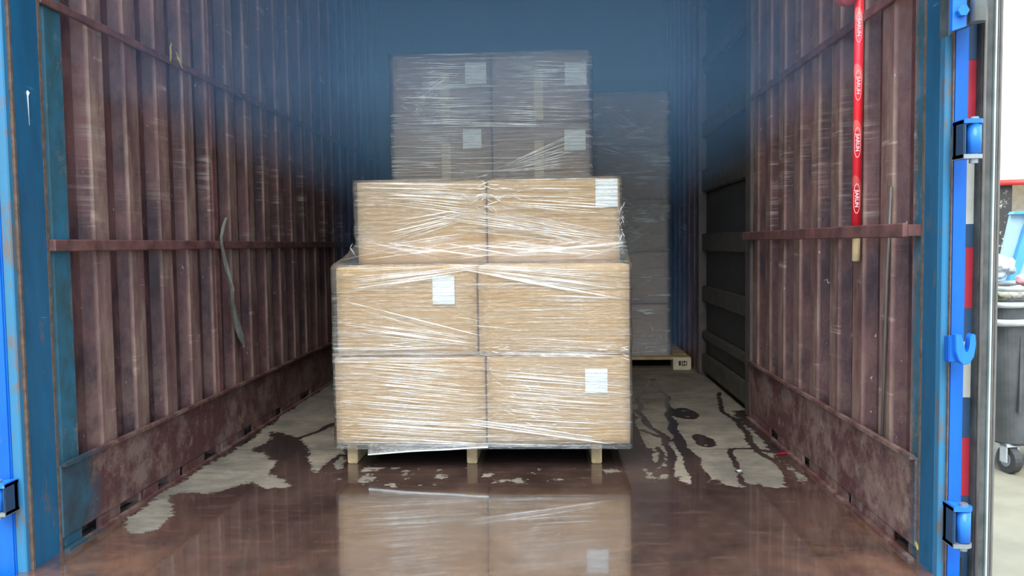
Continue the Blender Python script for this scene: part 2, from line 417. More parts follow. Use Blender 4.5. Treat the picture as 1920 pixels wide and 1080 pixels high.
for (a, b_, rx, ry) in [(350,612,68,30),(450,755,60,34)]:
    c0 = cR(a, b_); c1 = cR(a+rx, b_); c2 = cR(a, b_-ry); ex = abs(c1[0]-c0[0]); ey = abs(c2[1]-c0[1])
    r_ = np.hypot((wx-c0[0])/ex, (wy-c0[1])/ey)
    blob = (r_ < 1)*np.where(np.sin(r_*9+smooth_noise(20)*2.2) > -.8, 1., .35)
    dry = np.minimum(dry, 1-np.clip(blob, 0, 1))
# flecks restored in front, dry mask lowered in a block under the loads
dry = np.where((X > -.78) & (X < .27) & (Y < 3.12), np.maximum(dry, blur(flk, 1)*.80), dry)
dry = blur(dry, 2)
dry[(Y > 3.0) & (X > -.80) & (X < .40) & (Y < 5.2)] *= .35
# rusty strip by the side walls and sill
rb = np.clip(1-(Y-2.0)/.55, 0, 1)*np.clip(.35+np.maximum(np.clip(1-(X-LX)/.45, 0, 1), np.clip(1-(RX-X)/.40, 0, 1)), 0, 1)
edge = np.clip(1-(RX-X)/.22, 0, 1)*np.clip(1-(Y-2.0)/1.6, 0, 1)
edgeL = np.clip(1-(X-LX)/.22, 0, 1)*np.clip(1-(Y-2.0)/1.0, 0, 1)
rb = np.clip(np.maximum(rb, np.maximum(edge, edgeL)), 0, 1)
ys_ = onZ(1450, 842).y
line = np.clip(1-np.abs(Y-ys_)/.010, 0, 1)
line = np.maximum(line, np.clip(1-np.abs(X-.36)/.008, 0, 1)*(Y > ys_)*.6)
line = np.maximum(line, np.clip(1-np.abs(Y-4.45)/.010, 0, 1)*.7)
me = bpy.data.meshes.new('floor')
co = np.stack([X, Y, np.zeros_like(X)], -1).reshape(-1, 3)
idx = np.arange(nx*ny).reshape(ny, nx)
q = np.stack([idx[:-1, :-1], idx[:-1, 1:], idx[1:, 1:], idx[1:, :-1]], -1).reshape(-1, 4)
nq = len(q)
base_i = nx*ny
skirt = np.array([[LX-.02, 1.95, -.12], [RX+.02, 1.95, -.12], [RX+.02, YB, -.12], [LX-.02, YB, -.12]])
co = np.vstack([co, skirt])
me.vertices.add(len(co)); me.vertices.foreach_set('co', co.ravel())
me.loops.add(nq*4+4); me.polygons.add(nq+1)
q = np.vstack([q, [[base_i+3, base_i+2, base_i+1, base_i]]])
me.loops.foreach_set('vertex_index', q.ravel().astype(np.int32))
me.polygons.foreach_set('loop_start', np.arange(0, (nq+1)*4, 4, dtype=np.int32))
me.update(calc_edges=True); me.validate()
for nm, ar in (('dry', dry), ('rustband', rb), ('line', line)):
    a_ = me.attributes.new(nm, 'FLOAT', 'POINT'); a_.data.foreach_set('value', np.append(ar.ravel(), [0]*4).astype(np.float32))
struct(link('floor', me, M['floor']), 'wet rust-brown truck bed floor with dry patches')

# corrugated walls
def corrugated(name, xin, sgn, y0, y1, pitch, mat, phase=0., z0=.0, z1=ZC):
    """xin = plane of inner ridges; sgn = outward direction"""
    dep = .036; prof = [(0, 0), (.36, 0), (.50, 1), (.86, 1), (1, 0)]
    pts = []; y = y0-pitch*phase
    while y < y1:
        for f_, d_ in prof[:-1]:
            yy = y+f_*pitch
            if y0 <= yy <= y1: pts.append((yy, xin+sgn*dep*d_))
        y += pitch
    pts = [(y0, xin)]+[p for p in pts if y0+.004 < p[0] < y1-.004]+[(y1, xin)]
    bm = nb(); zs = [z0, .25, .6, .9, 1.3, 1.8, 2.3, z1]
    rings = [[bm.verts.new((x_, y_, z_)) for y_, x_ in pts] for z_ in zs]
    for r0, r1 in zip(rings, rings[1:]):
        for i in range(len(pts)-1): bm.faces.new((r0[i], r0[i+1], r1[i+1], r1[i]))
    xo = xin+sgn*.075
    box(bm, min(xo, xo+sgn*.01), max(xo, xo+sgn*.01), y0, y1, z0-.12, z1, mi=1)
    return struct(obj(name, bm, [mat, M['teal']]))
corrugated('wall_left', LX, -1, Y0L+.06, YB, .210, M['wallL'], .704)
corrugated('wall_right', RX, 1, Y0R+.06, 3.86, .207, M['wallR'], .87)
corrugated('wall_right_rear', RX, 1, 5.22, YB, .205, M['wallR'], .2)
bm = nb(); box(bm, LX-.08, RX+.08, YB, YB+.05, -.12, ZC)
for xx in (-1.13, -.42, .30, .74): box(bm, xx-.012, xx+.012, YB-.012, YB, 0, ZC)
struct(obj('wall_back', bm, M['back']), 'end wall with the blue lens veil put into its colour')
bm = nb(); box(bm, LX-.09, RX+.09, Y0L-.02, YB+.05, ZC, ZC+.06)
for k in range(9): box(bm, LX, RX, 2.5+k*.5, 2.54+k*.5, ZC-.03, ZC)
struct(obj('ceiling', bm, M['ceil']), 'blue-grey truck roof')

# kick plates with drain slots
def kick(name, xin, sgn, y0, y1, ztop, mat, slots):
    bm = nb(); t = -sgn*.010
    xa, xb = sorted((xin, xin+t))
    box(bm, xa, xb, y0, y1, .036, ztop, .003, 1)
    y = y0
    for (a, b_) in slots+[(y1, y1)]:
        if a > y+.01: box(bm, xa, xb, y, a, .0, .036)
        y = b_
    xa, xb = sorted((xin-sgn*.010, xin-sgn*.026)); box(bm, xa, xb, y0, y1, ztop-.004, ztop+.006)   # top lip weld
    box(bm, xa, xb, y0, y1, 0, .007)
    return struct(obj(name, bm, mat))
kick('baseboard_left', LX, -1, Y0L+.094, YB, .245, M['kickL'], [(2.14, 2.33), (2.40, 2.60), (2.70, 2.90), (3.02, 3.25), (3.4, 3.6), (3.8, 4.0), (4.3, 4.5)])
kick('baseboard_right', RX, 1, Y0R+.105, 3.86, .275, M['kickR'], [(2.10, 2.26), (2.45, 2.6), (2.9, 3.05), (3.3, 3.5)])
bm = nb(); box(bm, LX-.06, LX-.05, Y0L, YB, 0, .05); box(bm, RX+.05, RX+.06, Y0R, 3.8, 0, .05)  # near-black strips put in for the shade seen through the drain slots
struct(obj('trim_1', bm, M['dark']), 'black strips standing in for shade behind the kick plates')

# rails along the walls
def rail(name, xin, sgn, y0, y1, z, lbl, h=.034, t=.022):
    bm = nb(); xa, xb = sorted((xin-sgn*.002, xin-sgn*t)); box(bm, xa, xb, y0, y1, z-h/2, z+h/2, .003, 1)
    return struct(obj(name, bm, M['rail']), lbl)
rail('trim_2', LX, -1, Y0L+.094, YB, .862, 'rusty middle rail on left wall')
bm = nb(); box(bm, RX-.050, RX-.036, Y0R+.105, 3.84, .853, .891, .003, 1)
for yy in (Y0R+.12, 2.72, 3.30, 3.80): box(bm, RX-.037, RX+.004, yy-.012, yy+.012, .857, .887)
struct(obj('trim_3', bm, M['rail']), 'rusty middle rail on right wall')
rail('trim_4', LX, -1, Y0L+.094, YB, 1.535, 'rusty upper rail on left wall', .026, .012)
rail('trim_5', RX, 1, Y0R+.105, 3.84, 1.52, 'rusty upper rail on right wall', .030, .012)

# vertical joints on the walls
bm = nb(); box(bm, LX-.03, LX+.006, 3.255, 3.285, .25, ZC); struct(obj('trim_6', bm, M['rail']), 'vertical panel joint on left wall')

# corner posts at the doorway
bm = nb()
xq = XA(1781, Y0R); xo_ = XA(1808, Y0R)
box(bm, RX-.002, RX+.020, Y0R+.02, Y0R+.10, -.14, ZC, .002, 1, 0)
box(bm, RX, xq, Y0R, Y0R+.03, -.14, ZC, .003, 1, 1)
box(bm, xq-.002, xo_, Y0R-.006, Y0R+.03, -.14, ZC, .004, 2, 2)
box(bm, RX-.004, RX+.004, Y0R+.095, Y0R+.106, -.14, ZC, 0, 1, 3)
box(bm, xq-.0045, xq-.0018, Y0R-.009, Y0R+.01, -.14, ZC, 0, 1, 3)
post_r = struct(obj('trim_7', bm, [M['teal'], M['cyan'], M['blue'], M['rust']]), 'blue right door post')
bm = nb()
box(bm, LX-.022, LX+.004, Y0L-.03, Y0L+.09, -.14, ZC, .002, 1, 0)
box(bm, LX-.030, LX-.002, Y0L-.05, Y0L-.02, -.14, ZC, .003, 1, 1)
box(bm, LX-.12, LX-.028, Y0L-.056, Y0L+.08, -.14, ZC, .004, 2, 2)
box(bm, LX, LX+.0065, Y0L+.085, Y0L+.095, -.14, ZC, 0, 1, 3)
box(bm, LX-.003, LX+.0065, Y0L-.034, Y0L-.026, -.14, ZC, 0, 1, 3)
post_l = struct(obj('trim_8', bm, [M['teal'], M['cyan'], M['blue'], M['rust']]), 'blue left door post')
bm = nb(); box(bm, LX-.12, RX+.12, 1.93, 1.96, -.26, -.012, .004); struct(obj('trim_9', bm, M['blue']), 'blue sill beam')

# side door in the right wall (recessed, ribbed)
dr = empty('door_1', (RX, 4.54, 0)); struct(dr, 'recessed ribbed side door in right wall')
M['frame_dk'] = plain('dark_door_frame', (.10, .075, .07), .5, 0, .4, 14)
def lbox(*a, **k): bm = nb(); box(bm, *a, **k); return bm
for ya, yb in ((-.70, -.60), (.60, .68)):
    obj('frame_post', lbox(-.012, .05, ya, yb, 0, ZC, bev=.004), M['frame_dk'], dr)
M['panel_dk'] = plain('grimy_side_panel', (.03, .028, .030), .5, 0, .4, 10)
M['slat'] = plain('worn_pale_slat', (.085, .072, .06), .7, 0, .45, 14)
obj('panel', lbox(.035, .07, -.60, .60, -.12, ZC), M['panel_dk'], dr)
for za, zb in ((.03, .14), (.235, .285), (.47, .57), (.79, .90), (1.16, 1.30), (1.50, 1.60), (1.9, 2.0), (2.3, 2.4)):
    obj('rib', lbox(.006, .036, -.60, .60, za, zb, bev=.006), M['slat'], dr)

# ------------------------------------------------------------------ cardboard boxes
def card_mesh(w_, d_, h_, seed=0, bulge=.004):
    """rounded, slightly sagging carton, origin at the centre of its base, front at -y"""
    bm = nb(); bmesh.ops.create_cube(bm, size=1)
    bmesh.ops.subdivide_edges(bm, edges=bm.edges[:], cuts=13, use_grid_fill=True)
    r_ = .010
    for v in bm.verts:
        p = Vector((v.co.x*w_, v.co.y*d_, v.co.z*h_))
        q_ = Vector((max(-w_/2+r_, min(w_/2-r_, p.x)), max(-d_/2+r_, min(d_/2-r_, p.y)), max(-h_/2+r_, min(h_/2-r_, p.z))))
        dd = p-q_
        if dd.length > 1e-6: p = q_+dd.normalized()*r_
        u, t = v.co.x*2, v.co.z*2
        nz = mnoise.noise(Vector((p.x*3+seed, p.z*4, seed*2.1)))*bulge*.8
        if v.co.y < -.49: p.y -= bulge*(1-u*u)*(1-t*t)+nz*(1-abs(u)**4)
        p.z += h_/2
        v.co = p
    # flap joint across the front top and the bottom fold
    return bm
GR = {}
def carton(cx, y0, z0, w_, d_, h_, label, group, seed=0, mat='card', lab=None, tape=None):
    o = obj('cardboard_box', card_mesh(w_, d_, h_, seed), M[mat], None, (cx, y0+d_/2, z0), True)
    tag(o, label, 'box', group)
    f = -d_/2-.0075
    if lab:   # (u, v, w, h) in metres from box centre / base
        u, v, lw, lh = lab
        obj('shipping_label', lbox(u-lw/2, u+lw/2, f-.0008, f+.004, v-lh/2, v+lh/2), M['label'], o)
    if tape:
        u, v0, v1, tw = tape
        obj('packing_tape', lbox(u-tw/2, u+tw/2, f-.0004, f+.004, v0, v1), M['tape'], o)
    return o
g1 = 'cartons on the front pallet'
P0 = .098; H = .337; YF = 2.955
def fx(px, py, Yp): return onY(px, py, Yp).x
def fz(px, py, Yp): return onY(px, py, Yp).z
def labelpos(px0, py0, px1, py1, Yp, cx, z0):
    a = onY(px0, py0, Yp); b_ = onY(px1, py1, Yp)
    return ((a.x+b_.x)/2-cx, (a.z+b_.z)/2-z0, abs(b_.x-a.x), abs(b_.z-a.z))
xl, xm, xr = fx(627, 750, YF), fx(911, 750, YF), fx(1184, 750, YF)
carton((xl+xm)/2, YF, P0, xm-xl-.004, .86, H, 'big tan carton at the bottom left of the front pallet, resting on the pallet', g1, 1, tape=None)
cx = (xm+xr)/2
carton(cx, YF, P0, xr-xm-.004, .86, H, 'big tan carton with a white label near its right edge, on the front pallet', g1, 2, lab=labelpos(1097, 691, 1139, 736, YF, cx, P0))
z2 = P0+H
xl, xm, xr = fx(629, 580, YF), fx(895, 580, YF), fx(1183, 580, YF)
cx = (xl+xm)/2
carton(cx, YF, z2, xm-xl-.004, .86, H, 'big tan carton with white label near top right corner, second layer of front pallet', g1, 3, lab=labelpos(811, 518, 853, 570, YF, cx, z2))
carton((xm+xr)/2, YF, z2, xr-xm-.004, .86, H, 'plain big tan carton without a label, right of second layer on the front pallet', g1, 4)
z3 = z2+H; YF3 = 3.21
xl, xm, xr = fx(668, 400, YF3), fx(912, 400, YF3), fx(1164, 400, YF3)
carton((xl+xm)/2, YF3, z3, xm-xl-.004, .60, H, 'tan carton at the left of the set back third layer under wrinkled film', g1, 5)
cx = (xm+xr)/2
carton(cx, YF3, z3, xr-xm-.004, .60, H, 'tan carton at the right of the set back third layer, label under milky film', g1, 6, lab=labelpos(1116, 336, 1158, 388, YF3, cx, z3))
XL1, XR1 = fx(627, 750, YF)+.001, fx(1184, 750, YF)-.001
# second load
Y2 = 3.97; xl, xm, xr = fx(735, 200, Y2), fx(921, 200, Y2), fx(1107, 200, Y2)
g2 = 'cartons on the middle pallet'; W2 = (xl, xr)
for k in range(5):
    zz = P0+k*H
    for s in (0, 1):
        a, b_ = (xl, xm) if s == 0 else (xm, xr); cx = (a+b_)/2
        lab = tp = None
        if k == 4: lab = labelpos(*((872, 118, 912, 157), (1059, 118, 1100, 160))[s], Y2, cx, zz)
        if k == 3: lab = labelpos(*((868, 243, 903, 279), (1058, 244, 1098, 282))[s], Y2, cx, zz)
        if k > 2: tp = ((.02 if s == 0 else -.01), .01, H-.09, .045)
        nm = ['bottom left carton of the middle load, hidden behind the front pallet', 'bottom right carton of the middle load, hidden behind the front pallet',
              'second layer left carton of the middle load, hidden behind the front pallet', 'second layer right carton of the middle load, hidden behind the front pallet',
              'third layer left carton of the middle load, just behind the front load', 'third layer right carton of the middle load, just behind the front load',
              'film-greyed labelled carton directly below the top left one of the tall middle stack', 'film-greyed labelled carton directly below the top right one of the tall middle stack',
              'top left carton of the tall middle stack, white label at upper right', 'top right carton of the tall middle stack, white label at upper right'][k*2+s]
        carton(cx, Y2, zz, b_-a-.006, .88, H, nm, g2, 10+k*2+s, 'card_dim', lab, tp)
# third load
Y3 = 5.40; xr3 = fx(1254, 400, Y3); xl3 = xr3-1.0; H3 = .3515; P3 = .085
W3 = (xl3, xr3)
words = ['bottom', 'fourth highest', 'middle', 'second highest', 'top']
for k in range(5):
    for s in (0, 1):
        a = xl3+.5*s; b_ = a+.5
        carton((a+b_)/2, Y3, P3+k*H3, .495, .86, H3-.002, '%s %s carton of the dark rear stack beyond the middle load' % (words[k], ('left-hand', 'right-hand')[s]), 'cartons on the rear pallet', 30+k*2+s, 'card_dim')

# ------------------------------------------------------------------ pallets
def pallet(x0, x1, y0, d_, h_, label, blocks, wm, bw=.04, solid=False):
    o = empty('wooden_pallet', ((x0+x1)/2, y0, 0)); tag(o, label, 'pallet', 'wooden pallets under the wrapped loads')
    ox = (x0+x1)/2
    for i, bx_ in enumerate(blocks):
        obj('stringer', lbox(bx_-ox-bw/2, bx_-ox+bw/2, .0, d_, .0, h_-.018, bev=.003), M[wm], o)
    n_ = 6; sw = d_/n_
    for i in range(n_):
        obj('deck_board', lbox(x0-ox, x1-ox, i*sw+.008, (i+1)*sw-.02, h_-.018, h_-.001, bev=.002), M['wood_dark' if solid is False else wm], o)
    return o, ox
YP = onZ(885, 869).y
bl = [onY(x_, 855, YP).x for x_ in (661, 885, 1119)]
pallet(XL1+.03, XR1-.03, YP, .78, P0, 'wooden pallet under the front load, three stringer ends showing', bl, 'wood')
pallet(W2[0]+.02, W2[1]-.02, Y2+.03, .85, P0, 'wooden pallet hidden under the tall middle load', [W2[0]+.05, (W2[0]+W2[1])/2, W2[1]-.05], 'wood')
xe = onY(1296, 683, 5.33).x
po, ox = pallet(W3[0]-.05, xe, 5.33, 1.0, P3, 'pallet under the rear stack with a pale printed end block at right', [W3[0]+.03, (W3[0]+xe)/2, ], 'wood_dark', .1, solid='x')
for c_o in po.children:
    if c_o.name.startswith('deck_board'): c_o.data.materials[0] = M['wood']
xa = onY(1262, 683, 5.33).x
bk = obj('end_block', lbox(xa-ox, xe-ox-.002, -.01, .14, .0, P3-.002, bev=.004), M['wood_pale'], po); bk['label'] = 'pale wood block with black printed marks'
bm = nb()
for k, (a, b_, c, d) in enumerate([(.035, .05, .03, .062), (.055, .062, .028, .062), (.066, .08, .048, .062), (.066, .08, .028, .040), (.085, .09, .028, .062)]):
    box(bm, xa-ox+a, xa-ox+b_, -.0115, -.009, c, d)
obj('printed_mark', bm, M['ink'], bk)
obj('bottom_board', lbox(W3[0]-.05-ox, xa-ox, -.005, .09, 0, .016), M['wood_dark'], po)

# ------------------------------------------------------------------ stretch film
def loop_pts(x0, x1, y0, y1, r_, nxs=44, nys=16):
    pts = []
    def seg(ax, ay, bx_, by, n):
        for i in range(n): t = i/n; pts.append((ax+(bx_-ax)*t, ay+(by-ay)*t))
    seg(x0+r_, y0, x1-r_, y0, nxs); seg(x1-r_, y0, x1, y0+r_, 2); seg(x1, y0+r_, x1, y1-r_, nys); seg(x1, y1-r_, x1-r_, y1, 2)
    seg(x1-r_, y1, x0+r_, y1, nxs); seg(x0+r_, y1, x0, y1-r_, 2); seg(x0, y1-r_, x0, y0+r_, nys); seg(x0, y0+r_, x0+r_, y0, 2)
    return pts
def film_shell(bm, levels, seed, amp=.004):
    """levels: (z, x0, x1, y0, y1, dropL, dropR)"""
    rings = []
    for li, lv in enumerate(levels):
        z, x0, x1, y0, y1 = lv[:5]; am = lv[5] if len(lv) > 5 else amp
        ring = []
        for (px, py) in loop_pts(x0, x1, y0, y1, .012):
            n1 = mnoise.noise(Vector((px*5+seed, py*5, z*26+px*4)))*am+mnoise.noise(Vector((px*14, py*14+seed, z*60-px*14)))*am*.5
            cxm, cym = (x0+x1)/2, (y0+y1)/2
            ox_ = n1*(1 if abs(px-x1) < .02 else -1 if abs(px-x0) < .02 else 0)
            oy_ = (abs(n1) if py > cym else -abs(n1))*(1 if (abs(py-y0) < .02 or abs(py-y1) < .02) else 0)
            ring.append(bm.verts.new((px+abs(n1)*(1 if ox_ > 0 else -1 if ox_ < 0 else 0), py+oy_, z)))
        rings.append(ring)
    n = len(rings[0])
    for r0, r1 in zip(rings, rings[1:]):
        for i in range(n): bm.faces.new((r0[i], r0[(i+1) % n], r1[(i+1) % n], r1[i]))
    return rings
def ribbon(bm, P0_, P1_, wd, lift, mi, sag=0., wob=.0, segs=14, seed=0):
    P0_, P1_ = Vector(P0_), Vector(P1_); d = P1_-P0_
    up = Vector((0, -1, 0)).cross(d).normalized(); vs = []
    for i in range(segs+1):
        t = i/segs; p = P0_+d*t
        p = p+Vector((0, 0, -sag*4*t*(1-t)+mnoise.noise(Vector((t*2, seed*3.7, 1)))*wob))
        h = wd*.5*(math.sin(math.pi*min(1, max(0, t)))**.6+.02)*(.75+.5*mnoise.noise(Vector((t*9, seed, 5))))
        vs.append((bm.verts.new(p+up*h), bm.verts.new(p+Vector((0, -lift-h*.35, 0))), bm.verts.new(p-up*h)))
    for a, b_ in zip(vs, vs[1:]):
        for k in (0, 1):
            f = bm.faces.new((a[k], a[k+1], b_[k+1], b_[k])); f.material_index = mi
def smooth_shade(o):
    for p in o.data.polygons: p.use_smooth = True
rnd = random.Random(11)
def fan(bm, conv, Yp, a, b_, n, wpx, k, mi=1, cut=.0, sag=0., wob=.003):
    """a=(x, y_first, y_last) at the left end and b_ the same at the right, measured on the wrapped face"""
    for i in range(n):
        t = (i+rnd.uniform(-.4, .4))/max(1, n-1); t = min(1, max(0, t))
        s0 = rnd.uniform(0, cut); s1 = 1-rnd.uniform(0, cut)
        x0, y0 = a[0], a[1]+(a[2]-a[1])*t; x1, y1 = b_[0], b_[1]+(b_[2]-b_[1])*t
        q0 = (x0+(x1-x0)*s0, y0+(y1-y0)*s0); q1 = (x0+(x1-x0)*s1, y0+(y1-y0)*s1)
        p0 = onY(*conv(*q0), Yp); p1 = onY(*conv(*q1), Yp)
        wd = wpx*rnd.uniform(.5, 1.3)*k
        m = mi if rnd.random() < .6 else (3-mi)
        ribbon(bm, p0, p1, wd, .0006, m, sag*rnd.uniform(.3, 1), wob, seed=rnd.random()*50)
cA = lambda x_, y_: (600+x_/2.454, 470+y_/2.454)      # lower two layers
cB = lambda x_, y_: (600+x_/2.454, 60+y_/2.454)       # upper layers
# ---- front load
bm = nb(); e = .005
ztop = z3
lv = []
for z in np.linspace(P0-.012, ztop-.002, 30): lv.append((float(z), XL1-e, XR1+e, YF-.010, 3.84, .0035))
x3a, x3b = fx(668, 400, YF3)-.008, fx(1164, 400, YF3)+.008
lv.append((ztop+.010, XL1+.0, XR1-.0, YF+.005, 3.84, .003))
for t in (.12, .28, .45, .62, .8, 1.):
    zz = ztop+.012+.085*t; f_ = 1-(1-t)**1.7
    lv.append((zz, XL1+(x3a-XL1)*min(1, f_), XR1+(x3b+.020-XR1)*min(1, f_), YF+.01+(YF3-.012-YF-.01)*min(1, f_), 3.85, .009))
zt3 = z3+H
for z in np.linspace(ztop+.12, zt3+.004, 12): lv.append((float(z), x3a-.004, x3b+.006*(1-(z-ztop)/H), YF3-.012, 3.845, .005))
rings = film_shell(bm, lv, 3)
bm.faces.new(rings[-1])
# folds on the lower two layers
def FA(a, b_, n, wp=3., mi=1, cut=.25, sag=0., wob=.003): fan(bm, cA, YF-.016, a, b_, n, wp, .00080, mi, cut, sag, wob)
FA((560, 64, 70), (1425, 75, 232), 17, 5, 2, .2)
FA((590, 64, 74), (1400, 90, 235), 9, 3, 1, .25)
FA((85, 150, 195), (720, 68, 100), 8, 5, 2, .2); FA((90, 185, 196), (640, 96, 118), 4, 3, 1, .1)
FA((85, 90, 150), (560, 70, 90), 6, 3, 2, .3)
FA((103, 228, 236), (740, 388, 402), 3, 3.5, 1, .02)
FA((160, 250, 270), (740, 395, 450), 5, 4, 2, .1)
FA((90, 310, 400), (740, 395, 465), 12, 4.5, 2, .2); FA((90, 330, 440), (740, 430, 472), 6, 3, 1, .3)
FA((85, 460, 470), (600, 380, 440), 4, 3, 2, .3)
FA((740, 385, 470), (1425, 420, 490), 10, 4, 2, .25); FA((740, 450, 478), (1425, 452, 492), 7, 3.5, 1, .3)
FA((780, 165, 172), (1080, 172, 178), 1, 4, 1, 0); FA((960, 203, 208), (1400, 215, 228), 3, 4, 1, .3)
FA((630, 308, 318), (745, 324, 330), 2, 4, 1, 0); FA((700, 345, 348), (880, 358, 362), 1, 4, 1, 0)
FA((75, 490, 520), (760, 500, 560), 6, 4, 2, .3)
FA((80, 500, 860), (765, 560, 900), 34, 5, 2, .25); FA((80, 520, 860), (765, 600, 900), 17, 4.5, 1, .35)
FA((300, 600, 640), (765, 655, 700), 5, 6, 1, .1); FA((150, 770, 800), (765, 800, 830), 3, 5, 1, .05)
FA((600, 765, 790), (1350, 870, 890), 6, 7, 1, .15)
FA((770, 500, 860), (1425, 560, 890), 26, 4.5, 2, .3); FA((780, 530, 640), (1215, 560, 680), 11, 3.5, 1, .35)
FA((790, 640, 760), (1120, 680, 800), 16, 3, 1, .42)
FA((75, 880, 892), (1425, 896, 906), 4, 5, 1, .1)
FA((780, 470, 480), (1430, 470, 492), 8, 5, 2, .35)
for k in range(70):       # crinkles along the joint and right corner
    a = rnd.uniform(740, 1425); b_ = rnd.uniform(440, 492); L = rnd.uniform(15, 70); dy = rnd.uniform(-14, 14)
    FA((a, b_, b_), (a+L if a+L < 1428 else 1428, b_+dy, b_+dy), 1, 3.2, rnd.choice((1, 2)), 0)
for k in range(60):
    a = rnd.uniform(780, 1120); b_ = rnd.uniform(540, 800); L = rnd.uniform(8, 40)
    FA((a, b_, b_), (a+L, b_+L*.35, b_+L*.35), 1, 3., 1, 0)
# folds on the third layer
def FB(a, b_, n, wp=3., mi=1, cut=.25, sag=0., wob=.003): fan(bm, cB, YF3-.020, a, b_, n, wp, .00085, mi, cut, sag, wob)
FB((170, 690, 760), (800, 700, 790), 16, 5, 2, .25); FB((800, 680, 800), (1370, 672, 850), 18, 5, 2, .3)
FB((190, 700, 780), (900, 760, 860), 10, 3.5, 1, .3)
FB((300, 880, 985), (720, 800, 850), 13, 3, 1, .2); FB((250, 930, 1000), (700, 830, 930), 10, 3, 2, .3)
FB((740, 800, 860), (1390, 930, 1030), 14, 3, 1, .12); FB((560, 800, 900), (1380, 900, 1000), 10, 4, 2, .2)
FB((420, 780, 830), (1100, 880, 960), 10, 3, 1, .25)
FB((180, 990, 1035), (720, 910, 960), 10, 4, 1, .2); FB((600, 1000, 1030), (1380, 960, 1030), 9, 4, 2, .25)
for k in range(80):
    a = rnd.gauss(780, 70); b_ = rnd.gauss(745, 45); L = rnd.uniform(10, 60); dy = rnd.uniform(-25, 25)
    FB((a, b_, b_), (a+L, b_+dy, b_+dy), 1, 3.5, rnd.choice((1, 1, 2)), 0)
for k in range(40):
    a = rnd.uniform(1370, 1392); b_ = rnd.uniform(800, 1020); L = rnd.uniform(4, 16)
    FB((a, b_, b_), (a+L, b_+rnd.uniform(-40, 40), b_+20), 1, 3, 1, 0)
# folds on the sloping tent between second and third layer
tentz = lambda t: ztop+.012+.085*t
for k in range(34):
    u0 = rnd.uniform(0, 1); u1 = min(1, max(0, u0+rnd.choice((-1, 1))*rnd.uniform(.15, .5)))
    x0 = XL1+(XR1-XL1)*u0; x1 = XL1+(XR1-XL1)*u1
    pts = []
    t0, t1 = sorted((rnd.uniform(0, .4), rnd.uniform(.5, 1)))
    prev = None; sgs = 12; wd = rnd.uniform(.0015, .0045); mi = rnd.choice((1, 2, 2, 2))
    vv = []
    for i in range(sgs+1):
        s = i/sgs; t = t0+(t1-t0)*s; f_ = 1-(1-t)**1.7
        p = Vector((x0+(x1-x0)*s, YF+.0+(YF3-.026-YF)*f_, tentz(t)+.004)); p.x = max(XL1+(x3a-XL1)*f_, min(XR1+(x3b-XR1)*f_, p.x))
        h = wd*(math.sin(math.pi*s)**.5+.05)
        vv.append((bm.verts.new(p+Vector((0, 0, h))), bm.verts.new(p-Vector((0, h*.4, h)))))
    for a, b_ in zip(vv, vv[1:]): bm.faces.new((a[0], a[1], b_[1], b_[0])).material_index = mi
fo = obj('stretch_wrap', bm, [M['film'], M['fold'], M['fold_soft']], None, None, True)
tag(fo, 'clear wrinkled stretch film around the big tan cartons of the front load', 'plastic wrap', 'stretch films round the loads')
# ---- middle load
bm = nb(); zt = P0+5*H
lv = [(float(z), W2[0]-.012, W2[1]+.012, Y2-.014, Y2+.89, .006) for z in np.linspace(P0-.01, zt+.005, 40)]
rings = film_shell(bm, lv, 9); bm.faces.new(rings[-1])
def FC(a, b_, n, wp=3., mi=1, cut=.3, sag=0., wob=.006): fan(bm, cB, Y2-.022, a, b_, n, wp, .00105, mi, cut, sag, wob)
FC((330, 140, 420), (785, 150, 425), 42, 3.5, 1, .4); FC((790, 135, 425), (1245, 140, 430), 48, 3.5, 1, .4)
FC((330, 460, 640), (780, 450, 650), 26, 3.5, 1, .4); FC((790, 640, 655), (1240, 430, 620), 26, 4, 1, .25)
FC((330, 400, 430), (1240, 425, 440), 7, 3, 1, .3)
FC((430, 280, 340), (610, 170, 200), 7, 3, 1, .15); FC((490, 190, 194), (530, 170, 180), 4, 3, 1, .1)
for k in range(60):
    a = rnd.gauss(440, 60); b_ = rnd.gauss(310, 40); L = rnd.uniform(8, 45)
    FC((a, b_, b_), (a+L, b_+rnd.uniform(-30, 10), b_), 1, 2.5, 1, 0)
fo = obj('stretch_wrap', bm, [M['film2'], M['fold'], M['fold_soft']], None, None, True)
tag(fo, 'milky many layered stretch film round the tall middle stack', 'plastic wrap', 'stretch films round the loads')
# ---- rear load
bm = nb(); zt = P3+5*H3
lv = [(float(z), W3[0]-.012, W3[1]+.012, Y3-.014, Y3+.87, .008) for z in np.linspace(P3+.002, zt+.005, 40)]
rings = film_shell(bm, lv, 15); bm.faces.new(rings[-1])
def FD(a, b_, n, wp=3.5, mi=1, cut=.3, wob=.01): fan(bm, cB, Y3-.028, a, b_, n, wp, .0014, mi, cut, 0, wob)
FD((1255, 330, 620), (1440, 470, 640), 24, 3.5, 1, .3); FD((1260, 300, 420), (1590, 520, 640), 8, 3, 1, .2)
FD((1400, 480, 500), (1520, 420, 440), 5, 2.5, 1, .1); FD((1400, 1020, 860), (1560, 930, 780), 10, 3, 1, .2)
FD((1405, 700, 900), (1500, 760, 960), 10, 3, 1, .2)
for k in range(26):
    a = rnd.uniform(1500, 1590); b_ = rnd.uniform(320, 520)
    FD((a, b_, b_), (a+rnd.uniform(2, 18), b_+rnd.uniform(20, 60), b_+30), 1, 2.5, rnd.choice((1, 2)), 0)
for k in range(30):
    a = rnd.uniform(1430, 1570); b_ = rnd.choice((rnd.gauss(800, 25), rnd.gauss(1390, 30)))
    FD((a, b_, b_), (a+rnd.uniform(5, 20), b_+rnd.uniform(-35, 35), b_), 1, 3, 1, 0)
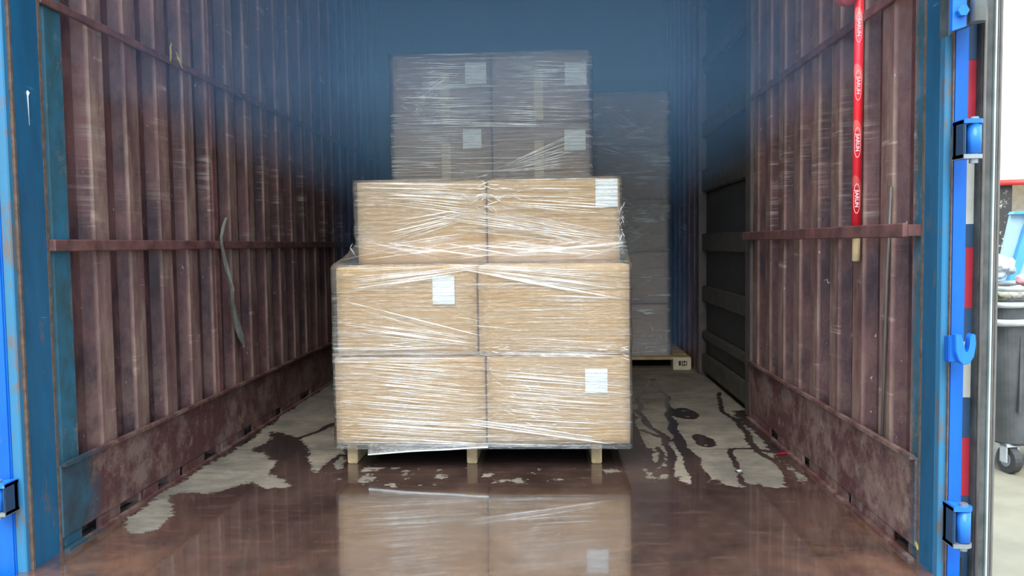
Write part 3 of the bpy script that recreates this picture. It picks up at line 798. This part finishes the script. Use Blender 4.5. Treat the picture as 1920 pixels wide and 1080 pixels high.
fo = obj('stretch_wrap', bm, [M['film3'], M['fold'], M['fold_soft']], None, None, True)
tag(fo, 'thin crinkled stretch film around the dark rear stack at right', 'plastic wrap', 'stretch films round the loads')
# loose film edge hanging under the front load
bm = nb(); a = onY(690, 852, YF-.01); b_ = onY(915, 838, YF-.012); vs = []
for i in range(31):
    t = i/30; p = a.lerp(b_, t); p.z += .004*math.sin(t*3)*(1-t)+mnoise.noise(Vector((t*4, 1, 1)))*.002
    top = P0+.004
    vs.append([bm.verts.new(p+Vector((0, 0, -.0035))), bm.verts.new(p+Vector((0, -.003, .002))), bm.verts.new((p.x, p.y+.012+.004*math.sin(t*40), max(p.z+.003, top)))])
for a, b_ in zip(vs, vs[1:]):
    for k in (0, 1): f = bm.faces.new((a[k], a[k+1], b_[k+1], b_[k])); f.material_index = 0 if k == 0 else 1
o = obj('film_flap', bm, [M['white_plastic'], M['film']], None, None, True)
tag(o, 'loose strip of white plastic edge drooping under the front load', 'plastic strip')

# ------------------------------------------------------------------ red pole (brush) hung on the right wall
M['pole_red'] = None
g = G('red_spiral_wrap'); x = g.xyz()
wv = g.math('FRACT', g.math('ADD', g.math('MULTIPLY', x[2], 5.9), g.math('MULTIPLY', g.math('ADD', x[0], x[1]), 9.)))
c = g.mix(g.ramp(wv, .80, .82, 0, .8), (.85, .022, .04), (.90, .16, .15))
M['pole_red'] = g.done(g.bsdf(c, .35))
PXX = .946
ptop = onX(1588, -160, PXX); pbot = onX(1605, 490, PXX); pcap = onX(1606, 424, PXX)
yp = pbot.y
pt = Vector((PXX+.003, yp, 1.86)); pb = Vector((PXX, yp, pbot.z)); pc = Vector((PXX, yp, pcap.z))
pole = empty('long_handled_brush', (PXX, yp, 0)); tag(pole, 'brush with a red wrapped pole and bare wooden end, tucked behind right wall rail', 'brush')
off = Vector((PXX, yp, 0)); r_ = .0135
bm = nb(); tube(bm, [pc-off, pt-off], r_, 20)
red = obj('handle', bm, M['pole_red'], pole, None, True)
bm = nb(); tube(bm, [pb-off, pb-off+Vector((0, 0, .004)), pc-off+Vector((0, 0, .01))], [r_*.7, r_*.86, r_*.86], 16)
obj('wooden_tip', bm, M['wood'], pole, None, True)
# pink shrouded head above
M['pink_bag'] = plain('pinkish_plastic_cover', (.42, .10, .12), .35, 0, .35, 14, .3)
hz0 = onX(1588, 28, PXX).z
bm = nb(); bmesh.ops.create_uvsphere(bm, u_segments=32, v_segments=20, radius=1)
for v in bm.verts:
    n = 1+.05*mnoise.noise(v.co*3); v.co = Vector((v.co.x*.052*n-.036, v.co.y*.05*n, v.co.z*.085*n+hz0+.085))
hd = obj('brush_head', bm, M['pink_bag'], pole, None, True); hd['label'] = 'rounded pink-red covered head'
# repeated JIARUN mark printed down the pole, each inside an oval
M['print'] = plain('pale_pink_print', (.85, .50, .50), .4, 0, .05)
def text_mesh(body, size):
    cu = bpy.data.curves.new('t', 'FONT'); cu.body = body; cu.size = size; cu.align_x = 'CENTER'; cu.align_y = 'CENTER'; cu.offset = size*.02
    to = bpy.data.objects.new('t', cu); C.objects.link(to)
    dg = bpy.context.evaluated_depsgraph_get(); dg.update()
    me = bpy.data.meshes.new_from_object(to.evaluated_get(dg)); bpy.data.objects.remove(to)
    return me
def print_mark(zc_):
    me = text_mesh('JIARUN', .0165)
    bm = nb(); bm.from_mesh(me); bpy.data.meshes.remove(me)
    bmesh.ops.subdivide_edges(bm, edges=[e_ for e_ in bm.edges if e_.calc_length() > .004], cuts=2)
    # oval outline
    n = 48; ring = []
    for i in range(n):
        a_ = i*2*math.pi/n; ca, sa = math.cos(a_), math.sin(a_)
        s_o = math.copysign(abs(ca)**.75, ca); 
        ring.append((bm.verts.new((s_o*.0455, sa*.0108, 0)), bm.verts.new((s_o*.0435, sa*.0092, 0))))
    for i in range(n):
        a_, b2 = ring[i], ring[(i+1) % n]; bm.faces.new((a_[0], a_[1], b2[1], b2[0]))
    th0 = math.atan2(-yp, -PXX)      # direction from the pole towards the doorway viewer
    for v in bm.verts:
        u, h = v.co.x, v.co.y        # u runs down the pole, h around it
        th = th0+h*.92/(r_+.0004)*1.0
        v.co = Vector(((r_+.0005)*math.cos(th)+.000, (r_+.0005)*math.sin(th), zc_-u))
    t_ = (zc_-pc.z)/(pt.z-pc.z)
    for v in bm.verts: v.co.x += .003*(v.co.z-pc.z)/(pt.z-pc.z)
    obj('printed_mark', bm, M['print'], red)
for py in (52, 160, 267, 372): print_mark(onX(1605, py, PXX-.01).z)

# thin grey rod behind the rail
a = onX(1671, 350, .958); b_ = onX(1653, 850, .955)
bm = nb(); tube(bm, [a, a.lerp(b_, .35)+Vector((0, .006, 0)), b_], .0045, 10)
tag(obj('thin_rod', bm, plain('grey_rod', (.14, .12, .11), .5, .3), None, None, True), 'thin grey rod standing behind the rail, right of red pole', 'rod')

# ------------------------------------------------------------------ door hinges and hook on the right post
def hinge(post, name, px, py0, py1, Yh, label, pin=True, rad=.016, wid=None, flip=1):
    cx = onY(px, (py0+py1)/2, Yh).x; z0 = onY(px, py1, Yh).z; z1 = onY(px, py0, Yh).z
    o = empty(name, (cx, Yh, z0)); o['label'] = label; o.parent = post
    h = z1-z0; L = .030
    bm = nb()
    poly = [(0+rad*1.15*math.cos(t), rad*1.15*math.sin(t)) for t in np.linspace(-math.pi/2, math.pi/2, 9)]
    poly = [(p*flip, q_) for p, q_ in poly]+[(-L*flip, rad*1.3+.02), (-L*flip, -rad*1.0)]
    prism(bm, [(p, q_) for p, q_ in poly], h-.010, h, 'Z'); obj('upper_lug', bm, M['blue_hinge'], o)
    bm = nb(); prism(bm, [(p, q_) for p, q_ in poly], 0, .010, 'Z'); obj('lower_lug', bm, M['steel'], o)
    bm = nb(); tube(bm, [(0, 0, .012), (0, 0, h-.012)], rad, 24); obj('barrel', bm, M['blue_hinge'], o, None, True)
    xa_, xb_ = sorted((-L*flip, -(L-.006)*flip)); obj('back_plate', lbox(xa_, xb_, -rad*.9, .04, .0, h, bev=.002), M['navy'], o)
    xa_, xb_ = sorted((-L*flip, -.008*flip)); obj('web_plate', lbox(xa_, xb_, .022, .034, .004, h-.004), M['navy'], o)
    bm = nb(); tube(bm, [(0, 0, -.010), (0, 0, h+.006)], rad*.6, 14); obj('pin', bm, M['steel'], o)
    return o
hinge(post_r, 'door_hinge', 1826, 224, 298, 1.93, 'blue barrel hinge on right door post beside red and white strip')
hinge(post_r, 'door_hinge', 1806, 948, 1024, 1.93, 'lowest blue barrel hinge on right door post near floor level')
hinge(post_l, 'door_hinge', -4, 905, 965, 1.97, 'blue hinge at the foot of left door post, cut by the picture edge', flip=-1, rad=.018)
# large top hinge block, only its lower end shows
a = onY(1783, 60, 1.93); b_ = onY(1862, 0, 1.93)
o = empty('hinge_bracket', (a.x, 1.93, a.z)); o['label'] = 'large battered grey and blue bracket'; o.parent = post_r
wd = b_.x-a.x
bm = nb(); prism(bm, [(0, -.005), (wd*.28, .012), (wd*.62, .020), (wd*.95, .062), (wd*1.0, .10), (wd*1.0, .30), (0, .30)], .012, .055, 'Y'); obj('plate', bm, plain('scuffed_grey_plate', (.10, .115, .13), .45, .3, .5, 22, .4), o)
bm = nb(); prism(bm, [(.002, .002), (wd*.36, .012), (wd*.36, .30), (.002, .30)], -.002, .012, 'Y'); obj('cover', bm, M['blue_hinge'], o)
bm = nb(); tube(bm, [(wd*.22, -.002, .045), (wd*.22, -.016, .045)], .013, 6); obj('bolt', bm, M['blue_hinge'], o)
bm = nb(); tube(bm, [(wd*.62, -.004, .02), (wd*.62, -.004, .3)], .017, 18); obj('barrel', bm, M['steel'], o, None, True)
# J hook
c0 = onY(1806, 655, 1.95)
cx, cz = c0.x, c0.z
o = empty('door_hook', (cx, 1.965, cz-.03)); o['label'] = 'blue J shaped steel hook'; o.parent = post_r
bm = nb(); out_ = []; inn = []
pts = [(-.012, .072)]
k = 1/780.
def J(px, py): p = onY(px, py, 1.95); return (p.x-cx, p.z-(cz-.03))
poly = [J(1789, 628), J(1801, 627), J(1804, 640), J(1806, 658), J(1811, 662), J(1815, 655), J(1816, 632), J(1820, 625), J(1827, 627), J(1828, 645), J(1824, 668), J(1816, 681), J(1804, 684), J(1796, 676), J(1790, 660)]
prism(bm, poly, -.022, .0, 'Y')
bmesh.ops.bevel(bm, geom=bm.edges[:], offset=.0015, segments=2, affect='EDGES')
obj('hook_body', bm, M['blue_hinge'], o)
obj('weld_plate', lbox(-.030, -.004, -.008, .018, -.002, .06, bev=.002), M['blue'], o)

# ------------------------------------------------------------------ opened rear door leaf, seen edge on, and its reflective strip
dl = empty('door_2', (1.10, 2.0, -.15)); struct(dl, 'rear door leaf swung open along the outside, seen edge on')
x0, x1, x2, x3 = XA(1827, 2.02), XA(1847, 2.02), XA(1851, 2.02), XA(1863, 2.02)
obj('gasket', lbox(x0-1.10, x1-1.10, 0, .05, 0, 3.0, bev=.004), M['gasket'], dl)
bm = nb(); tube(bm, [(x0-1.10+.004, -.003, 0), (x0-1.10+.004, -.003, 3.0)], .0035, 8); obj('gasket_lip', bm, M['brown_edge'], dl, None, True)
obj('seal_strip', lbox(x1-1.10+.001, x2-1.10, -.004, .02, 0, 3.0), M['seal'], dl)
obj('leaf_edge', lbox(x2-1.10, x3-1.10, -.002, 1.1, 0, 3.0, bev=.003), M['brown_edge'], dl)
ln = obj('leaf_edge_line', lbox((x2+x3)/2-1.10-.0015, (x2+x3)/2-1.10+.0015, -.004, 0, 0, 3.0), M['gasket'], dl)
# strip
Ys = 2.03; sx0, sx1 = XA(1800, Ys), XA(1824, Ys, 560)
st = empty('reflective_strip', (sx0, Ys, 0)); tag(st, 'vertical strip of red, dark and white reflective bands beside the right post', 'reflective strip')
bands = [(-60, 112, 'navy'), (112, 262, 'red_tape'), (262, 420, 'white_tape'), (420, 463, 'navy'), (463, 578, 'red_tape'), (578, 640, 'navy'), (640, 745, 'white_tape'), (745, 820, 'navy'), (820, 930, 'red_tape'), (930, 1120, 'navy')]
for ya, yb, mm in bands:
    za, zb = onY(1820, yb, Ys).z, onY(1820, ya, Ys).z
    q = obj('band', lbox(0, sx1-sx0, 0, .012, za, zb-.0005), M[mm], st)
    q['label'] = {'navy': 'dark band', 'red_tape': 'red band', 'white_tape': 'white band'}[mm]
# left side strip below the hinge
# ------------------------------------------------------------------ small loose things inside
def scrap(name, px, py, X_, sz, mat, label, cat, ang=0.3, seed=0, thin=.35, group=None, surf='X'):
    p = onX(px, py, X_) if surf == 'X' else onZ(px, py, .0)
    bm = nb(); n = 9
    top, bot = [], []
    for i in range(n):
        t = i/(n-1); h = math.sin(math.pi*(.08+.84*t))*thin*sz*(1+.3*mnoise.noise(Vector((t*4, seed, 0))))
        d = mnoise.noise(Vector((t*5, seed, 3)))*sz*.06
        a_ = Vector(((t-.5)*sz, h, d)); b_ = Vector(((t-.5)*sz, -h, d))
        out = []
        for v in (a_, b_):
            u, vv = v.x*math.cos(ang)-v.y*math.sin(ang), v.x*math.sin(ang)+v.y*math.cos(ang)
            out.append(Vector((v.z, u, vv)) if surf == 'X' else Vector((u, vv, v.z+.003)))
        top.append(bm.verts.new(out[0])); bot.append(bm.verts.new(out[1]))
    for i in range(n-1): bm.faces.new((top[i], top[i+1], bot[i+1], bot[i]))
    bmesh.ops.solidify(bm, geom=bm.faces[:], thickness=.0015)
    return tag(obj(name, bm, mat, None, p), label, cat, group)
M['yellow'] = plain('yellow_straw', (.95, .78, .25), .6); M['redbit'] = plain('red_scrap', (.75, .02, .05), .4)
M['palefoil'] = plain('grey_crumpled_film', (.44, .43, .38), .4, 0, .3, 30, .6)
scrap('yellow_scrap', 320, 97, LX+.020, .075, M['yellow'], 'small upright yellow scrap on the left wall upper rail', 'scrap', 1.45, 1, .10)
scrap('yellow_scrap', 336, 113, LX+.020, .070, M['yellow'], 'small slanting yellow scrap just below the upright one on left wall', 'scrap', -.75, 2, .10)
scrap('yellow_scrap', 1719, 1023, RX-.03, .022, M['yellow'], 'tiny yellow scrap at the foot of the right wall near door post', 'scrap', .9, 3, .35)
scrap('red_scrap', 1467, 851, 0, .05, M['redbit'], 'small bright red scrap on floor beside right wall', 'scrap', .3, 4, .3, surf='Z')
scrap('white_scrap', 1426, 803, 0, .03, M['white_plastic'], 'tiny white scrap on the floor by the right wall, behind the red one', 'scrap', .3, 5, .3, surf='Z')
scrap('white_scrap', 1386, 884, 0, .03, M['white_plastic'], 'tiny white scrap lying in a wet crack on the dry floor patch', 'scrap', 1.3, 8, .3, surf='Z')
scrap('tie_wire_end', 534, 538, LX+.012, .05, M['palefoil'], 'small pale curled scrap on left wall, right of hanging film', 'scrap', 1.0, 6, .12)
scrap('tie_wire_end', 515, 549, LX+.012, .035, M['palefoil'], 'small pale flat scrap on left wall below the curled one', 'scrap', .1, 7, .2)
# hanging strip of old film on the left wall rail
pix = [(424, 408, 3), (420, 425, 4), (416, 445, 4), (417, 462, 5), (423, 485, 6), (428, 510, 6), (435, 540, 7), (438, 570, 7), (442, 590, 14), (446, 612, 16), (452, 632, 16), (457, 645, 8), (456, 652, 2)]
bm = nb(); rows = []
for i, (a, b_, wp) in enumerate(pix):
    p = onX(a, b_, LX+.032); k = p.y/1500.; hw = wp*k*1.3
    row = []
    for j in range(5):
        t = j/4-.5
        row.append(bm.verts.new(p+Vector((.012*mnoise.noise(Vector((i*.9, j*1.7, 3)))+.006*math.cos(j*2.5), t*hw*2, .003*mnoise.noise(Vector((i, j, 9)))))))
    rows.append(row)
for a, b_ in zip(rows, rows[1:]):
    for j in range(4): bm.faces.new((a[j], a[j+1], b_[j+1], b_[j]))
bmesh.ops.solidify(bm, geom=bm.faces[:], thickness=.0012)
tag(obj('hanging_film_strip', bm, M['palefoil'], None, None, False), 'long crumpled strip of old film hanging over the left wall rail', 'plastic strip')
# pale drip on the left wall near the post
p = onX(51, 174, LX+.004); q_ = onX(55, 235, LX+.004)
bm = nb(); tube(bm, [p+Vector((0, 0, .006)), p, p-Vector((0, 0, .008)), q_], [.002, .007, .003, .001], 8, flat=.5)
tag(obj('dried_paint_drip', bm, M['white_plastic'], None, None, True), 'white dried drip with a round blob on left wall near post', 'drip')

# ------------------------------------------------------------------ outside, to the right of the post
YW = 13.5
bm = nb(); box(bm, 3, 16, YW, YW+.3, GZ, 7.5); o = obj('building_wall', bm, M['cream']); tag(o, 'bright cream building wall in the background at far right', 'wall'); o['kind'] = 'structure'
# awning: sagging pale sheet with a red front rail on a dark speckled column
YA = 10.5
aw = empty('awning', (onY(1895, 340, YA).x, YA, GZ)); tag(aw, 'low stall roof with white sheet and red edge rail behind the bins', 'awning')
ax0 = onY(1866, 340, YA).x-aw.location.x; az = onY(1895, 340, YA).z-GZ
bm = nb(); tube(bm, [(ax0-.1, 0, az-.02), (ax0+1.6, 0, az+.01)], .035, 12); obj('edge_rail', bm, plain('red_rail', (.72, .05, .04), .4), aw, None, True)
bm = nb(); rows = []
for i in range(15):
    t = i/14; xx = ax0-.1+1.7*t
    rows.append([bm.verts.new((xx, -.03+.6*s, az+.03+.05*mnoise.noise(Vector((t*5, s*3, 2)))+.22*s*s+(.05+.08*t)*(s > .2))) for s in (0, .3, .6, 1)])
for a, b_ in zip(rows, rows[1:]):
    for j in range(3): bm.faces.new((a[j], a[j+1], b_[j+1], b_[j]))
bmesh.ops.solidify(bm, geom=bm.faces[:], thickness=.02)
obj('sheet', bm, plain('white_sheet', (.78, .74, .68), .6), aw)
g = G('speckled_dark'); sp = g.ramp(g.noise((1, 1, 1), 14, 4, .8), .58, .63)
M['speck'] = g.done(g.bsdf(g.mix(sp, (.035, .033, .03), (.40, .38, .33)), .8))
cxa = onY(1872, 400, YA).x-aw.location.x; cxb = onY(1903, 400, YA).x-aw.location.x
obj('column', lbox(cxa, cxb, .05, .30, 0, az, bev=.02), M['speck'], aw)
obj('back_panel', lbox(cxb, cxb+1.4, .5, .56, 0, az+.02), plain('beige_panel', (.55, .47, .36), .8), aw)

def wheel_bin(cx, cy, rz, label, body_col, lid_open):
    o = empty('wheeled_bin', (cx, cy, GZ), rz); tag(o, label, 'bin', 'wheeled bins in the yard')
    W_, D_, z0, z1 = 1.22, .72, .20, 1.17
    gm = plain('dusty_bin_plastic_'+str(len(bpy.data.materials)), body_col, .45, 0, .45, 5, .2)
    def ring(z, s, n=6, r_=.09):
        pts = []; hx, hy = W_/2*s, D_/2*s
        for (sx, sy, a0) in ((1, 1, 0), (-1, 1, 90), (-1, -1, 180), (1, -1, 270)):
            for i in range(n+1):
                a_ = R(a0+90*i/n); pts.append((sx*(hx-r_)+r_*math.cos(a_), sy*(hy-r_)+r_*math.sin(a_), z))
        return pts
    bm = nb(); prev = None
    for z, s in ((z0, .80), (z0+.02, .84), (.55, .90), (z1-.12, .97), (z1-.1, .985), (z1, 1.)):
        cur = [bm.verts.new(p) for p in ring(z, s)]
        if prev: 
            for i in range(len(cur)): bm.faces.new((prev[i], prev[(i+1) % len(cur)], cur[(i+1) % len(cur)], cur[i]))
        else: bm.faces.new(cur)
        prev = cur
    inner = [bm.verts.new(p) for p in ring(z1, .96)]; low = [bm.verts.new(p) for p in ring(z1-.18, .94)]
    for A_, B_ in ((prev, inner), (inner, low)):
        for i in range(len(A_)): bm.faces.new((A_[i], A_[(i+1) % len(A_)], B_[(i+1) % len(A_)], B_[i]))
    bm.faces.new(low)
    for k in range(7): box(bm, -.45+k*.15-.01, -.45+k*.15+.01, -D_/2*.93-.012, -D_/2*.93+.03, .45, z1-.2)
    obj('body', bm, gm, o)
    grey = plain('pale_rim_plastic_'+str(len(bpy.data.materials)), (.42, .45, .46), .4)
    for zz, s, rr in ((z1-.10, 1.03, .024), (z1+.02, 1.02, .02), (z1+.13, .98, .018)):
        bm = nb(); P_ = [Vector(p) for p in ring(zz, s)]; P_.append(P_[0]); tube(bm, P_, rr, 8, False); obj('rim_bar', bm, grey, o, None, True)
    for sx in (-1, 1):
        for sy in (-1, 1):
            bm = nb(); X_ = sx*W_*.36; Y_ = sy*D_*.33
            tube(bm, [(X_-.028, Y_, .095), (X_+.028, Y_, .095)], .095, 22); wh = obj('wheel', bm, plain('black_rubber_'+str(len(bpy.data.materials)), (.04, .04, .04), .6), o, None, False)
            bm = nb(); tube(bm, [(X_-.032, Y_, .095), (X_+.032, Y_, .095)], .05, 16)
            obj('hub', bm, M['steel'], wh)
            bm = nb(); box(bm, X_-.05, X_-.036, Y_-.03, Y_+.03, .08, .21); box(bm, X_+.036, X_+.05, Y_-.03, Y_+.03, .08, .21); box(bm, X_-.05, X_+.05, Y_-.04, Y_+.04, .19, .215)
            obj('caster_fork', bm, grey, o)
    return o
rzb = R(9)
b0 = onZ(1889, 838, GZ+.20)
ux, uy = .61*.82, .36*.82
wheel_bin(b0.x+ux*math.cos(rzb)-uy*math.sin(rzb), b0.y+ux*math.sin(rzb)+uy*math.cos(rzb), rzb, 'dark grey wheeled bin with pale rim bars standing in the yard at far right', (.085, .09, .095), False)
# blue bin lid leaning up behind
M['bluelid'] = plain('translucent_blue_plastic', (.08, .33, .70), .35, 0, .2, 4); M['palelid'] = plain('pale_blue_plastic', (.33, .48, .56), .35, 0, .15, 4)
Yd = b0.y+.95
bl_ = empty('blue_bin_lid', tuple(onY(1868, 530, Yd))); tag(bl_, 'slanted blue plastic lid standing up behind the dark bin', 'lid')
def L(px, py): p = onY(px, py, Yd)-bl_.location; return (p.x, p.z)
bm = nb(); prism(bm, [L(1866, 532), L(1897, 398), L(1990, 392), L(1960, 545)], 0, .03, 'Y'); obj('panel', bm, M['palelid'], bl_)
bm = nb(); prism(bm, [L(1884, 532), L(1915, 430), L(1930, 396), L(1985, 396), L(1985, 440), L(1925, 455), L(1899, 532)], -.05, 0, 'Y'); obj('raised_rim', bm, M['bluelid'], bl_)
bm = nb(); prism(bm, [L(1893, 402), L(1897, 397), L(1990, 390), L(1990, 400)], -.05, .03, 'Y'); obj('top_lip', bm, M['bluelid'], bl_)
# rubbish bags showing in the bin
for i, (px, py, s, c_x, lb, yy) in enumerate([(1876, 552, .050, (.30, .29, .20), 'crumpled olive-grey rubbish bag sticking out of bin', .30), (1906, 548, .046, (.70, .64, .55), 'crumpled cream paper in the bin beside rubbish bag', .32), (1922, 524, .050, (.75, .35, .38), 'small pinkish bag on top of the bin rubbish', .38), (1872, 500, .09, (.55, .60, .62), 'pale plastic sack between the bin and blue lid', .66)]):
    p = onY(px, py, b0.y+yy)
    bm = nb(); bmesh.ops.create_icosphere(bm, subdivisions=4, radius=s)
    for v in bm.verts: v.co *= 1+.35*mnoise.noise(v.co*22+Vector((i*5, 0, 0)))+.12*mnoise.noise(v.co*60); v.co.x *= 1.3
    tag(obj('rubbish_bag', bm, plain('bag_%d' % i, c_x, .45, 0, .4, 20, .4), None, p, True), lb, 'rubbish')

# ------------------------------------------------------------------ added scatter volumes imitating the blue lens veil
g = G('blue_lens_veil'); vs_ = g.n('VolumeScatter', Color=(.27, .56, 1.), Density=.10, Anisotropy=-.5)
g.t.links.new(vs_, g.out.inputs['Volume']); 
bm = nb(); prism(bm, [(Y0L+.12, 1.30), (YB-.02, 1.02), (YB-.02, ZC-.04), (Y0L+.12, ZC-.04)], LX+.03, RX-.04, 'X')
hz = obj('lens_veil', bm, g.m); tag(hz, 'added bluish volume imitating lens veil in the upper half of the truck body', 'lens_veil', None, 'stuff')

g = G('blue_lens_veil_deep'); vs_ = g.n('VolumeScatter', Color=(.20, .48, 1.), Density=.15, Anisotropy=-.5)  # second added volume, lens veil over the deep end
g.t.links.new(vs_, g.out.inputs['Volume'])
bm = nb(); box(bm, LX+.03, RX-.04, 4.9, YB-.02, .16, ZC-.05)
hz = obj('lens_veil', bm, g.m); tag(hz, 'added dim blue volume imitating lens veil at the deep end of the truck', 'lens_veil', None, 'stuff')

g = G('blue_lens_veil_rear_top'); vs_ = g.n('VolumeScatter', Color=(.27, .56, 1.), Density=.46, Anisotropy=-.5)  # third added volume, strongest veil, kept behind the middle stack
g.t.links.new(vs_, g.out.inputs['Volume'])
bm = nb(); prism(bm, [(4.9, 1.9), (YB-.03, 1.05), (YB-.03, ZC-.06), (4.9, ZC-.06)], LX+.04, RX-.05, 'X')
hz = obj('lens_veil', bm, g.m); tag(hz, 'denser added blue volume imitating lens veil high up behind the stacks', 'lens_veil', None, 'stuff')
